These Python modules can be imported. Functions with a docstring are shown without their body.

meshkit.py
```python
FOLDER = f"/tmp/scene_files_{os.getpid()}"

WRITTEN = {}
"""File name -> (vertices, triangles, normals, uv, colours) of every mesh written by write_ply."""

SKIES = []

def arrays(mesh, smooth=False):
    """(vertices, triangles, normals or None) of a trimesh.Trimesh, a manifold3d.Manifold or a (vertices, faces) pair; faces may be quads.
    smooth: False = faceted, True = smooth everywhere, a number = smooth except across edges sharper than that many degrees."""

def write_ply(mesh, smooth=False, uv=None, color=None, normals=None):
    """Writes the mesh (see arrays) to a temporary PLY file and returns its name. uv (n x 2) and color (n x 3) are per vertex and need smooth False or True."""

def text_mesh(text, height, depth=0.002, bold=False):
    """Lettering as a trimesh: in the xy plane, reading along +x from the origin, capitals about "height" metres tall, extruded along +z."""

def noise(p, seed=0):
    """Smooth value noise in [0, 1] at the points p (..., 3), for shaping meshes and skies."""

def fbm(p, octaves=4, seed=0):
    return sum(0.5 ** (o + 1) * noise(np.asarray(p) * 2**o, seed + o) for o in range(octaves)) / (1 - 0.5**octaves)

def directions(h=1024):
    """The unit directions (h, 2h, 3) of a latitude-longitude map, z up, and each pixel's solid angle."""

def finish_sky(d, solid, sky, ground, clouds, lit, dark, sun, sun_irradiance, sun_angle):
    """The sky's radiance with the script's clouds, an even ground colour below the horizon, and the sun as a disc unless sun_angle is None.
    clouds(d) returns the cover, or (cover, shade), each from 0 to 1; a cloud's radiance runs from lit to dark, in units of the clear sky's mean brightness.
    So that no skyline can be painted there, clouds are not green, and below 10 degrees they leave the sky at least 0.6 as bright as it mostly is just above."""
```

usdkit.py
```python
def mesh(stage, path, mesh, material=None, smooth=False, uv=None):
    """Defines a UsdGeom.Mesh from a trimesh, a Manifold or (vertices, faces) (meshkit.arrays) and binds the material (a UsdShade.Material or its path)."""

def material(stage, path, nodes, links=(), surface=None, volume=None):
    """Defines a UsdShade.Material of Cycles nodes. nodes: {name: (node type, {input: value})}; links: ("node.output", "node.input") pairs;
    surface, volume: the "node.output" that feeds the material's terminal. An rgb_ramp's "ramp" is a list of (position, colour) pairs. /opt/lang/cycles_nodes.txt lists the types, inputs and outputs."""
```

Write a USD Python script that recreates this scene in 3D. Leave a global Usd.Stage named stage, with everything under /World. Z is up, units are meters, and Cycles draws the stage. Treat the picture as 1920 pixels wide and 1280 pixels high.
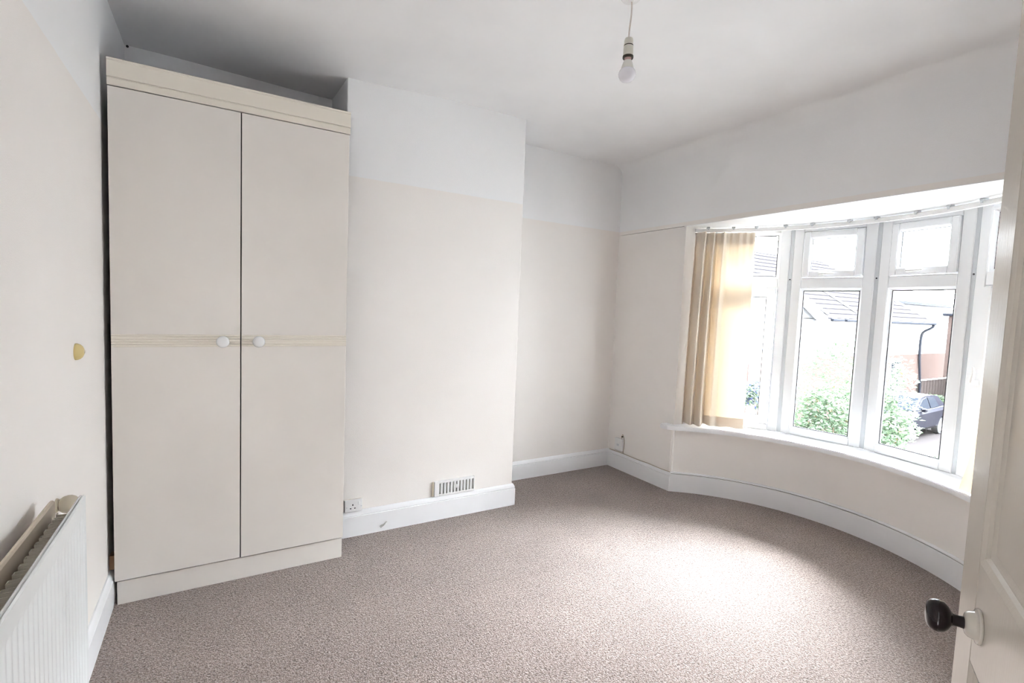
import math, random
import numpy as np, trimesh, manifold3d as m3, shapely.geometry as sg, shapely.ops as so
import usdkit, meshkit
from pxr import Usd, UsdGeom, UsdLux, UsdShade, Sdf, Gf

# ------------------------------------------------------------------ camera, sky, exposure
stage = Usd.Stage.CreateInMemory()
UsdGeom.SetStageUpAxis(stage, 'Z'); UsdGeom.SetStageMetersPerUnit(stage, 1.0)
UsdGeom.Xform.Define(stage, '/World'); UsdGeom.Scope.Define(stage, '/World/Looks')
CAM = np.array([0.3968, -3.2494, 1.35]); F_PX, YAW, PITCH, ROLL = 928.67, 30.926, -3.893, 2.282
SKY, SUN, EXPOSURE = 4.0, 24.0, 0.78
SUN_ELEV, SUN_AZ, SUN_SIZE = 59.0, 4.0, 80.0      # hazy sun behind thin cloud, in front of the bow window
SKY_TINT = (0.94, 0.985, 1.06)

def cam_axes():
    y, p, r = np.radians([YAW, PITCH, ROLL])
    f = np.array([np.sin(y)*np.cos(p), np.cos(y)*np.cos(p), np.sin(p)])
    a = np.array([np.cos(y), -np.sin(y), 0.]); u = np.cross(a, f)
    return np.cos(r)*a + np.sin(r)*u, -np.sin(r)*a + np.cos(r)*u, f
_r, _u, _f = cam_axes()
cam = UsdGeom.Camera.Define(stage, '/World/camera')
cam.CreateHorizontalApertureAttr(36.0); cam.CreateVerticalApertureAttr(24.0)
cam.CreateFocalLengthAttr(36.0*F_PX/1920); cam.CreateClippingRangeAttr((0.02, 500.0))
M = Gf.Matrix4d(1)
for i, v in enumerate((_r, _u, -_f, CAM)): M.SetRow(i, Gf.Vec4d(*map(float, v), 1.0 if i == 3 else 0.0))
cam.AddTransformOp().Set(M)
cam.CreateExposureAttr(EXPOSURE)
sky = UsdLux.DomeLight.Define(stage, '/World/sky')
sky.CreateIntensityAttr(SKY); sky.CreateColorAttr(Gf.Vec3f(*SKY_TINT))

sun = UsdLux.DistantLight.Define(stage, '/World/sun')
sun.CreateIntensityAttr(SUN); sun.CreateAngleAttr(SUN_SIZE); sun.CreateColorAttr(Gf.Vec3f(.94, .99, 1.075))
_e, _a = math.radians(SUN_ELEV), math.radians(SUN_AZ)
_z = np.array([math.cos(_e)*math.cos(_a), math.cos(_e)*math.sin(_a), math.sin(_e)]); _x = np.cross((0, 0, 1), _z); _x /= np.linalg.norm(_x); _y = np.cross(_z, _x)
MS = Gf.Matrix4d(1)
for i, v in enumerate((_x, _y, _z)): MS.SetRow(i, Gf.Vec4d(*map(float, v), 0.0))
sun.AddTransformOp().Set(MS)

# ------------------------------------------------------------------ helpers
used = {}
def numbered(path):
    n = used.get(path, 0); used[path] = n + 1
    return path if n == 0 else '%s_%03d' % (path, n)
def tag(p, label=None, cat=None, group=None, kind=None):
    p = p.GetPrim() if hasattr(p, 'GetPrim') else p
    for k, v in (('label', label), ('category', cat), ('group', group), ('kind', kind)):
        if v: p.SetCustomDataByKey(k, v)
    return p
def ppath(parent): return str(parent.GetPath()) if parent is not None else '/World'
def obj(name, mesh, mat, parent=None, smooth=35, label=None, cat=None, group=None, kind=None):
    m = usdkit.mesh(stage, numbered(ppath(parent) + '/' + name), mesh, mat, smooth)
    return tag(m, label, cat, group, kind)
def thing(name, label, cat, loc=(0, 0, 0), rotz=0.0, group=None, kind=None, parent=None):
    x = UsdGeom.Xform.Define(stage, numbered(ppath(parent) + '/' + name))
    if any(loc) or rotz:
        x.AddTranslateOp().Set(Gf.Vec3d(*map(float, loc)))
        if rotz: x.AddRotateZOp().Set(float(rotz))
    return tag(x, label, cat, group, kind)
def tm(man):
    mm = man.to_mesh(); return trimesh.Trimesh(np.array(mm.vert_properties[:, :3]), np.array(mm.tri_verts), process=False)
def cat(*ms): return trimesh.util.concatenate([m for m in ms])
def box(x0, x1, y0, y1, z0, z1, b=0.0):
    x0, x1 = min(x0, x1), max(x0, x1); y0, y1 = min(y0, y1), max(y0, y1); z0, z1 = min(z0, z1), max(z0, z1)
    if b <= 0:
        m = trimesh.creation.box((x1-x0, y1-y0, z1-z0)); m.apply_translation(((x0+x1)/2, (y0+y1)/2, (z0+z1)/2)); return m
    pts = []
    for sx in (0, 1):
        for sy in (0, 1):
            for sz in (0, 1):
                X = x1 if sx else x0; Y = y1 if sy else y0; Z = z1 if sz else z0
                dx = -b if sx else b; dy = -b if sy else b; dz = -b if sz else b
                pts += [(X, Y+dy, Z+dz), (X+dx, Y, Z+dz), (X+dx, Y+dy, Z)]
    return trimesh.convex.convex_hull(np.array(pts))
def prism(poly, z0, z1):
    if not isinstance(poly, sg.Polygon): poly = sg.Polygon(poly)
    m = trimesh.creation.extrude_polygon(poly, z1-z0); m.apply_translation((0, 0, z0)); return m
def lathe(profile, n=32):
    """profile: (radius, z) from bottom to top; closed on the axis"""
    p = np.array(profile, float); return trimesh.creation.revolve(p, sections=n)
def axis_to(mesh, origin, zdir, xdir=None):
    z = np.array(zdir, float); z /= np.linalg.norm(z)
    x = np.array(xdir if xdir is not None else ((0, 0, 1) if abs(z[2]) < .9 else (1, 0, 0)), float)
    x -= z*(x@z); x /= np.linalg.norm(x); y = np.cross(z, x)
    T = np.eye(4); T[:3, 0], T[:3, 1], T[:3, 2], T[:3, 3] = x, y, z, origin
    m = mesh.copy(); m.apply_transform(T); return m
def sweep(path, section, closed_section=True):
    """path: plan polyline (n,2); section: closed polygon of (d, z), d measured to the RIGHT of the path's direction; mitred"""
    P = np.array(path, float); S = np.array(section, float); n, k = len(P), len(S)
    t = np.diff(P, axis=0); t /= np.linalg.norm(t, axis=1)[:, None]
    nr = np.stack([t[:, 1], -t[:, 0]], 1)
    mit = np.zeros((n, 2)); mit[0], mit[-1] = nr[0], nr[-1]
    for i in range(1, n-1):
        b = nr[i-1] + nr[i]; b /= np.linalg.norm(b); mit[i] = b/max(.25, b@nr[i])
    V = np.zeros((n, k, 3))
    V[:, :, :2] = P[:, None] + mit[:, None]*S[None, :, 0, None]; V[:, :, 2] = S[None, :, 1]
    F = []
    for i in range(n-1):
        for j in range(k):
            a, b = i*k+j, i*k+(j+1) % k
            F += [(a, b, b+k), (a, b+k, a+k)]
    cap = trimesh.creation.triangulate_polygon(sg.Polygon(S), engine='earcut') if True else None
    cv, cf = cap
    idx = [int(np.argmin(((S-v)**2).sum(1))) for v in cv]
    for f in cf: F.append([idx[f[0]], idx[f[1]], idx[f[2]]]); F.append([(n-1)*k+idx[f[2]], (n-1)*k+idx[f[1]], (n-1)*k+idx[f[0]]])
    m = trimesh.Trimesh(V.reshape(-1, 3), F, process=False)
    trimesh.repair.fix_normals(m)
    return m
def tube(points, r, sides=10, caps=True):
    p = np.asarray(points, float); n = len(p)
    t = np.gradient(p, axis=0); t /= np.linalg.norm(t, axis=1, keepdims=True)
    a = np.array([1., 0, 0]) if abs(t[0][0]) < .8 else np.array([0, 1., 0])
    rings = []
    for i in range(n):
        a = a - t[i]*(a@t[i]); a /= np.linalg.norm(a); b = np.cross(t[i], a)
        ang = np.arange(sides)*2*np.pi/sides; rr = r[i] if np.ndim(r) else r
        rings.append(p[i] + rr*(np.cos(ang)[:, None]*a + np.sin(ang)[:, None]*b))
    V = np.vstack(rings + [p[:1], p[-1:]]); F = []
    for i in range(n-1):
        for j in range(sides):
            q0, q1 = i*sides+j, i*sides+(j+1) % sides
            F += [(q0, q1, q1+sides), (q0, q1+sides, q0+sides)]
    for j in range(sides):
        F += [(n*sides, (j+1) % sides, j), (n*sides+1, (n-1)*sides+j, (n-1)*sides+(j+1) % sides)]
    return trimesh.Trimesh(V, F, process=False)
def smooth_path(pts, n=40):
    from scipy.interpolate import CubicSpline
    p = np.array(pts, float); s = np.r_[0, np.cumsum(np.linalg.norm(np.diff(p, axis=0), axis=1))]
    return CubicSpline(s, p)(np.linspace(0, s[-1], n))
def place(mesh, origin, ux, uy, uz=(0, 0, 1)):
    T = np.eye(4); T[:3, 0], T[:3, 1], T[:3, 2], T[:3, 3] = ux, uy, uz, origin
    m = mesh.copy(); m.apply_transform(T)
    if np.linalg.det(T[:3, :3]) < 0: m.invert()
    return m

# ------------------------------------------------------------------ materials
def mat(name, nodes, links=(), surface='p.BSDF'): return usdkit.material(stage, '/World/Looks/' + name, nodes, links, surface)
def plain(name, col, rough=.5, **kw):
    return mat(name, {'p': ('principled_bsdf', {'base_color': col, 'roughness': rough, **kw})})
CREAM, WHITE = (.925, .885, .845), (.93, .93, .93)
PAINT_Z = 2.0335
def wall_paint(name, lo=CREAM, hi=WHITE):
    """two coats: cream up to the old picture-rail height, white above; slight roller texture"""
    return mat(name, {
        'g': ('geometry', {}), 's': ('separate_xyz', {}), 'nz': ('noise_texture', {'scale': 14.0, 'detail': 3.0}),
        'w': ('math', {'math_type': 'multiply_add', 'value2': .006, 'value3': -.003}), 'a': ('math', {'math_type': 'add'}),
        'r': ('map_range', {'from_min': PAINT_Z-.0015, 'from_max': PAINT_Z+.0015, 'clamp': True}),
        'm': ('mix_color', {'a': lo, 'b': hi}),
        'n2': ('noise_texture', {'scale': 1.3, 'detail': 3.0}), 'v': ('map_range', {'from_min': .3, 'from_max': .7, 'to_min': .975, 'to_max': 1.015}),
        'mm': ('mix_color', {'blend_type': 'multiply', 'fac': 1.0}),
        'n3': ('noise_texture', {'scale': 260.0, 'detail': 2.0}), 'n4': ('noise_texture', {'scale': 5.0, 'detail': 2.0}),
        'h': ('math', {'math_type': 'multiply_add', 'value2': 6.0}),
        'b': ('bump', {'strength': .12, 'distance': .004}),
        'p': ('principled_bsdf', {'roughness': .62})},
        [('g.position', 's.vector'), ('g.position', 'nz.vector'), ('nz.fac', 'w.value1'), ('s.z', 'a.value1'), ('w.value', 'a.value2'),
         ('a.value', 'r.value'), ('r.result', 'm.fac'), ('g.position', 'n2.vector'), ('n2.fac', 'v.value'), ('m.result', 'mm.a'), ('v.result', 'mm.b'),
         ('mm.result', 'p.base_color'), ('g.position', 'n3.vector'), ('g.position', 'n4.vector'), ('n4.fac', 'h.value1'), ('n3.fac', 'h.value3'),
         ('h.value', 'b.height'), ('b.normal', 'p.normal')])
def gloss(name, col, rough=.3, scale=(1, 1, 1), bump=.0, bscale=60.0, **kw):
    """painted or moulded surface with faint brushing"""
    return mat(name, {
        'g': ('geometry', {}), 'mp': ('mapping', {'scale': scale}), 'n': ('noise_texture', {'scale': bscale, 'detail': 3.0}),
        'n2': ('noise_texture', {'scale': 3.0, 'detail': 3.0}), 'v': ('map_range', {'from_min': .3, 'from_max': .7, 'to_min': .97, 'to_max': 1.02}),
        'c': ('color', {'value': col}), 'mm': ('mix_color', {'blend_type': 'multiply', 'fac': 1.0}),
        'b': ('bump', {'strength': bump, 'distance': .002}), 'p': ('principled_bsdf', {'roughness': rough, **kw})},
        [('g.position', 'mp.vector'), ('mp.vector', 'n.vector'), ('g.position', 'n2.vector'), ('n2.fac', 'v.value'), ('c.color', 'mm.a'), ('v.result', 'mm.b'),
         ('mm.result', 'p.base_color'), ('n.fac', 'b.height'), ('b.normal', 'p.normal')])
M_WALL = wall_paint('wall_paint')
M_CEIL = gloss('ceiling_paint', (.935, .935, .935), .7, bump=.15, bscale=6.0)
M_TRIM = gloss('trim_gloss', (.92, .92, .93), .28, bump=.06, bscale=40.0)
M_CREVICE = plain('dark_crevice', (.12, .10, .085), .8)
M_UPVC = gloss('upvc', (.90, .91, .925), .22, bump=.0)
M_GASKET = plain('gasket', (.06, .06, .065), .6)
M_GROOVE = plain('frame_groove', (.62, .645, .67), .4)
M_LAMINATE = gloss('door_laminate', (.80, .755, .705), .34, bump=.03, bscale=300.0)
M_CREAMVINYL = gloss('cream_vinyl', (.82, .765, .67), .32, scale=(1, 1, 8), bump=.03, bscale=60.0)
M_KNOB = plain('white_ceramic', (.86, .86, .85), .12)
M_CABSHADE = plain('cabinet_painted_shade', (.03, .026, .024), .8)  # darkness of the unlit carcass and gap, painted as a near-black colour
M_CARD = gloss('softwood', (.42, .27, .16), .7, bump=.1)
M_RAD = gloss('radiator_enamel', (.84, .86, .855), .3)
M_RADSHADE = gloss('radiator_shaded_enamel', (.62, .53, .42), .45)  # white rear panel; its warm shade is painted into this colour
M_FIN = gloss('convector_steel', (.55, .51, .42), .5)  # yellowish fins, with the shade between the panels mixed into the colour
M_YELLOW = gloss('yellowed_plastic', (.66, .53, .24), .4, bump=.1)
M_BEIGE = gloss('beige_plastic', (.58, .52, .40), .4, bump=.05)
M_PLASTIC = plain('white_plastic', (.88, .875, .865), .3)
M_OLDPLASTIC = plain('aged_plastic', (.80, .72, .58), .4)
M_BLACK = plain('black_hole', (.02, .02, .02), .6)
M_CABLE = plain('cable_sheath', (.52, .44, .34), .5)
M_FLEX = plain('flex_sheath', (.72, .66, .62), .45)
M_BULB = mat('bulb_diffuser', {'p': ('principled_bsdf', {'base_color': (.86, .85, .90), 'roughness': .25, 'subsurface_weight': .0})})
M_BULBNECK = plain('bulb_neck', (.74, .73, .68), .4)
M_PINK = plain('bulb_cap', (.62, .40, .38), .35)
M_BRASSDARK = plain('dark_ring', (.06, .05, .03), .4)
M_DOOR = gloss('door_gloss', (.60, .55, .48), .3, scale=(6, 6, .6), bump=.22, bscale=30.0, specular_ior_level=.2)
M_BAKELITE = plain('dark_bakelite', (.010, .006, .008), .07, specular_ior_level=.3)
M_ROSE = plain('cream_gloss_rose', (.60, .555, .485), .1)
M_GLASS = mat('window_glass', {'t': ('transparent_bsdf', {'color': (.97, .985, .98)}), 'gl': ('glossy_bsdf', {'roughness': 0.0, 'color': (1, 1, 1)}), 'f': ('fresnel', {'IOR': 1.45}),
                               'x': ('mix_closure', {})}, [('f.fac', 'x.fac'), ('t.BSDF', 'x.closure1'), ('gl.BSDF', 'x.closure2')], 'x.closure')
def fabric(name, col, tcol, tr=.5):
    return mat(name, {'g': ('geometry', {}), 'mp': ('mapping', {'scale': (1, 1, 1)}), 'n': ('noise_texture', {'scale': 500.0, 'detail': 2.0}), 'b': ('bump', {'strength': .15, 'distance': .001}),
                      'd': ('diffuse_bsdf', {'color': col, 'roughness': .3}), 't': ('translucent_bsdf', {'color': tcol}), 'x': ('mix_closure', {'fac': tr})},
               [('g.position', 'mp.vector'), ('mp.vector', 'n.vector'), ('n.fac', 'b.height'), ('b.normal', 'd.normal'), ('d.BSDF', 'x.closure1'), ('t.BSDF', 'x.closure2')], 'x.closure')
M_CURTAIN = fabric('cream_curtain', (.95, .87, .765), (.95, .84, .69), .27)
M_CARPET = mat('carpet_pile', {
    'g': ('geometry', {}), 'n': ('noise_texture', {'scale': 120.0, 'detail': 3.0, 'roughness': .75}), 'v': ('voronoi_texture', {'scale': 190.0, 'feature': 'f1'}),
    'r': ('rgb_ramp', {'ramp': [(0.0, (.095, .064, .050)), (.36, (.195, .142, .116)), (.5, (.345, .270, .233)), (.64, (.505, .42, .378)), (1.0, (.735, .645, .60))]}),
    'vr': ('map_range', {'from_min': .0, 'from_max': .75, 'to_min': 1.12, 'to_max': .62}), 'mm': ('mix_color', {'blend_type': 'multiply', 'fac': 1.0}),
    'n2': ('noise_texture', {'scale': 2.2, 'detail': 4.0, 'roughness': .6}), 'r2': ('map_range', {'from_min': .3, 'from_max': .7, 'to_min': .9, 'to_max': 1.1}),
    'm2': ('mix_color', {'blend_type': 'multiply', 'fac': 1.0}), 'inv': ('math', {'math_type': 'multiply_add', 'value2': -1.0}),
    'b': ('bump', {'strength': .6, 'distance': .005}), 'p': ('principled_bsdf', {'roughness': .95, 'sheen_weight': .35, 'sheen_roughness': .4, 'specular_ior_level': .1})},
    [('g.position', 'n.vector'), ('g.position', 'v.vector'), ('n.fac', 'r.fac'), ('v.distance', 'vr.value'), ('r.color', 'mm.a'), ('vr.result', 'mm.b'),
     ('g.position', 'n2.vector'), ('n2.fac', 'r2.value'), ('mm.result', 'm2.a'), ('r2.result', 'm2.b'), ('m2.result', 'p.base_color'),
     ('v.distance', 'inv.value1'), ('n.fac', 'inv.value3'), ('inv.value', 'b.height'), ('b.normal', 'p.normal')])
# outside
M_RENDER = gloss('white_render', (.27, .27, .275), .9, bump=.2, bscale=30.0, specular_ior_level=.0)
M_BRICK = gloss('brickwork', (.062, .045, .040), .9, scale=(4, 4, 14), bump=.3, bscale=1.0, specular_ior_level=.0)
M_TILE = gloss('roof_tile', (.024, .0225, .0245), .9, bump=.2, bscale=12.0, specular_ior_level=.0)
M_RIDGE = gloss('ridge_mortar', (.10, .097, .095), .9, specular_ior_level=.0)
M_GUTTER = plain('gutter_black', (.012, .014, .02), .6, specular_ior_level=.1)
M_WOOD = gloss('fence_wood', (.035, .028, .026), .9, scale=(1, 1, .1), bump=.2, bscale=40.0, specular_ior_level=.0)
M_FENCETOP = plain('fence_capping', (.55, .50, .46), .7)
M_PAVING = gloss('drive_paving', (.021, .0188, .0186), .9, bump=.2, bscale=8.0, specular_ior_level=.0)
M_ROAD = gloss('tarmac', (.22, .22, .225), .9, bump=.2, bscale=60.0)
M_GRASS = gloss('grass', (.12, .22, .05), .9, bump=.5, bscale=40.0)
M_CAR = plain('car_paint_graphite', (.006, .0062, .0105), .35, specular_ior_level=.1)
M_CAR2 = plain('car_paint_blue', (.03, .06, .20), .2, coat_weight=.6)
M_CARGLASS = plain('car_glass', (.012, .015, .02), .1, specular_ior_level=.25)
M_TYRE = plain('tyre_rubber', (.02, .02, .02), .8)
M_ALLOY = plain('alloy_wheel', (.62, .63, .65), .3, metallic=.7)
def leafmat(name, col, tcol):
    return mat(name, {'o': ('geometry', {}), 'r': ('rgb_ramp', {'ramp': [(0, tuple(c*.6 for c in col)), (.5, col), (1, tuple(min(1, c*1.5) for c in col))]}),
                      'd': ('principled_bsdf', {'roughness': .6, 'specular_ior_level': .2}), 't': ('translucent_bsdf', {'color': tcol}), 'x': ('mix_closure', {'fac': .35})},
               [('o.random_per_island', 'r.fac'), ('r.color', 'd.base_color'), ('d.BSDF', 'x.closure1'), ('t.BSDF', 'x.closure2')], 'x.closure')
M_LEAF = leafmat('shrub_leaf', (.105, .150, .098), (.12, .175, .095))
M_FLOWER = leafmat('orange_bloom', (.22, .11, .045), (.2, .1, .04))
M_BLUEFLOWER = leafmat('blue_bloom', (.06, .075, .20), (.06, .08, .2))
M_PAVE = gloss('pale_concrete', (.15, .15, .148), .9, bump=.2, bscale=8.0, specular_ior_level=.1)
M_BLUEFRAME = plain('blue_frame', (.10, .13, .22), .4)
M_PALEGLASS = plain('pale_glass', (.5, .53, .56), .08)
M_BRICKDOOR = plain('dull_red_door', (.12, .075, .07), .6)
M_BARK = gloss('bark', (.14, .10, .07), .9, bump=.4)

# ------------------------------------------------------------------ room dimensions (metres)
C, W, D, X1, X2 = 2.578, 3.378, .412, 1.0035, 2.141
E, XA, XM, XB = .648, .0227, .4946, .967
YS = -3.32                       # wall with the door
BC = np.array([2.661, -1.682]); RB, RW = 1.215, 1.38     # centre of the bow, radius of its plaster and of the frames
YJ = -.711; YJ2 = 2*BC[1]-YJ     # the two jambs
ZS, ZH = .515, 2.0               # window board, bay soffit
def arc(r, a0, a1, n=48):
    a = np.radians(np.linspace(a0, a1, n)); return np.stack([BC[0]+r*np.cos(a), BC[1]+r*np.sin(a)], 1)
AJ = math.degrees(math.acos((W-BC[0])/RB))

# ------------------------------------------------------------------ shell
room = sg.Polygon([(0, 0), (X1, 0), (X1, -D), (X2, -D), (X2, 0), (W, 0), (W, YS), (0, YS)])
bow = sg.Polygon(np.vstack([arc(RB, AJ, -AJ), [(W-.3, YJ2), (W-.3, YJ)]]))
floor_poly = so.unary_union([room.buffer(.02, join_style=2), bow.buffer(.03)])
obj('floor', prism(floor_poly, -.06, 0), M_CARPET, label='beige-brown twist pile carpet covering the whole floor', cat='carpet', kind='structure')
# ceiling: old plaster, sagging a little at the chimney breast
gx, gy = np.linspace(-.1, W+.1, 70), np.linspace(YS-.1, .1, 70)
GX, GY = np.meshgrid(gx, gy, indexing='ij')
GZ = C - .031*np.exp(-((GX-X1)**2+(GY+D)**2)/(2*.3**2)) + .014*np.exp(-(GX**2+GY**2)/(2*.35**2))
V = np.stack([GX, GY, GZ], -1).reshape(-1, 3); n = len(gy); F = []
for i in range(len(gx)-1):
    for j in range(n-1): a = i*n+j; F += [(a, a+1, a+n+1), (a, a+n+1, a+n)]
ceil = cat(trimesh.Trimesh(V, F, process=False), box(-.15, W+.28, YS-.15, .15, C+.08, C+.2))
obj('ceiling', ceil, M_CEIL, label='white plaster ceiling with a soft cove over the window wall', cat='ceiling', kind='structure')
T = C+.1
obj('wall_left', box(-.15, 0, YS-.15, .15, -.06, T), M_WALL, label='left wall with radiator, cream below a white upper band', cat='wall', kind='structure')
obj('wall_back', cat(box(0, X1, 0, .15, -.06, T), box(X2, W+.28, 0, .15, -.06, T)), M_WALL, label='recessed back wall either side of the chimney breast, cream below white', cat='wall', kind='structure')
obj('wall_chimney', box(X1, X2, -D, .15, -.06, T, .004), M_WALL, label='projecting chimney breast, cream below white, with a vent low down', cat='chimney breast', kind='structure')
# window wall: piers, lintel with cove, curved dado under the window board, splayed reveals, soffit
pier = [(W, .15), (W, YJ), (3.668, -.738), (3.83, -.62), (W+.30, -.45), (W+.30, .15)]
pier2 = [(x, 2*BC[1]-y) for x, y in pier[1:5]] + [(W+.30, YS-.15), (W, YS-.15)]
rc = .085
aa = np.linspace(0, math.pi/2, 12)
cove = sg.Polygon([(0, C+.02)] + [(0, C-rc)] + [(-rc+rc*math.cos(t), C-rc+rc*math.sin(t)) for t in aa[1:]] + [(-rc, C+.02)])
cv = sweep([(W, .0), (W, YS)], [(-x, z) for x, z in list(cove.exterior.coords)[:-1]])
dado = sg.Polygon(np.vstack([arc(RB, AJ+.4, -AJ-.4), arc(1.52, -46, 46)]))
lintel = prism([(W, .15), (W, YS-.15), (W+.3, YS-.15), (W+.3, .15)], ZH+.004, T)
obj('wall_window', cat(prism(pier, -.06, ZH+.001), prism(pier2, -.06, ZH+.001), lintel, cv), M_WALL, smooth=40, label='window wall with wide bow opening, cream below white', cat='wall', kind='structure')
obj('wall_bay', prism(dado, -.3, ZS-.03), M_WALL, smooth=40, label='curved cream wall below the bow window', cat='wall', kind='structure')
sof = sg.Polygon(np.vstack([[(W+.0006, YJ+.02)], arc(1.60, 46, -46), [(W+.0006, YJ2-.02)]]))
obj('ceiling_bay', prism(sof, ZH, ZH+.25), M_CEIL, label='white flat soffit of the bow window recess', cat='soffit', kind='structure')
# wall with the doorway behind the camera, and a plain hall beyond it
DX0, DX1 = .09, .90
obj('wall_door', cat(box(0, DX0, YS-.15, YS, -.06, T), box(DX1, W, YS-.15, YS, -.06, T), box(DX0, DX1, YS-.15, YS, 2.03, T)), M_WALL, label='wall with the doorway, opposite the chimney breast', cat='wall', kind='structure')
hall = tm(m3.Manifold.cube((2.6, 1.5, T+.16)).translate((-.6, YS-1.65, -.16)) - m3.Manifold.cube((2.4, 1.6, T-.02)).translate((-.5, YS-1.55, -.03)))
obj('wall_hall', hall, M_WALL, label='plain landing walls outside the doorway', cat='wall', kind='structure')
# ------------------------------------------------------------------ skirtings
def skirt(t=.018, h=.148):
    return [(0, 0), (t, 0), (t, h*.78), (t-.004, h*.80), (t-.002, h*.83), (t-.006, h*.93), (t-.011, h*.985), (t-.013, h), (0, h)]
def skirt_old(t=.016, h=.150):   # plain board, gap, small bead
    return [(0, 0), (t, 0), (t, h*.90), (t-.003, h*.908), (.004, h*.908), (.004, h*.925), (t-.002, h*.925), (t-.002, h*.975), (t-.006, h), (0, h)]
obj('baseboard_left', sweep([(0, YS), (0, -.005)], skirt()), M_TRIM, label='white skirting along the left wall behind the radiator', cat='skirting', kind='structure')
obj('baseboard_chimney', sweep([(X1-.03, -D), (X2, -D), (X2, -.001)], skirt()), M_TRIM, label='white moulded skirting round the chimney breast', cat='skirting', kind='structure')
bk = obj('baseboard_back', sweep([(X2+.018, 0), (W-.002, 0)], skirt(.018, .146)), M_TRIM, label='white skirting on the recess wall right of the chimney breast', cat='skirting', kind='structure')
obj('baseboard_window', sweep([(W, -.002), (W, YJ)], skirt(.016, .146)), M_TRIM, label='short white skirting under the telephone socket', cat='skirting', kind='structure')
bb = obj('baseboard_bay', sweep(arc(RB, AJ, -AJ, 110), [(-.004, 0), (.016, 0), (.016, .1335), (.0145, .135), (-.004, .135)]), M_TRIM, smooth=20, label='curved white skirting with a dark crack line below its bead', cat='skirting', kind='structure')
obj('bead', sweep(arc(RB, AJ, -AJ, 110), [(-.004, .1385), (.0125, .1385), (.0145, .1400), (.0150, .1450), (.0130, .1490), (.0080, .1515), (-.004, .1525)]), M_TRIM, bb, smooth=20)
obj('crack', sweep(arc(RB, AJ-.1, -AJ+.1, 110), [(-.004, .1345), (.0085, .1345), (.0085, .1390), (-.004, .1390)]), M_CREVICE, bb, smooth=20, label='dark gap below the bead')
obj('baseboard_window', sweep([(W, YJ2), (W, YS)], skirt(.016, .146)), M_TRIM, label='white skirting right of the bow window, behind the open door', cat='skirting', kind='structure')
obj('baseboard_door', sweep([(W, YS), (DX1+.06, YS)], skirt(.016, .146)), M_TRIM, label='white skirting on the doorway wall', cat='skirting', kind='structure')
# torn paint flake on the chimney skirting
fl = smooth_path([(1.228, -D-.0195, .028), (1.240, -D-.024, .036), (1.252, -D-.030, .047), (1.262, -D-.027, .056), (1.268, -D-.024, .053)], 12)
flake = trimesh.util.concatenate([tube(fl, np.linspace(.008, .0016, 12), 6)]); flake.apply_translation((0, .001, 0))
obj('paint_flake', flake, plain('paint_flake', (.55, .55, .53), .7), label='small curled grey paint flake low on the chimney skirting', cat='paint flake')

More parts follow.
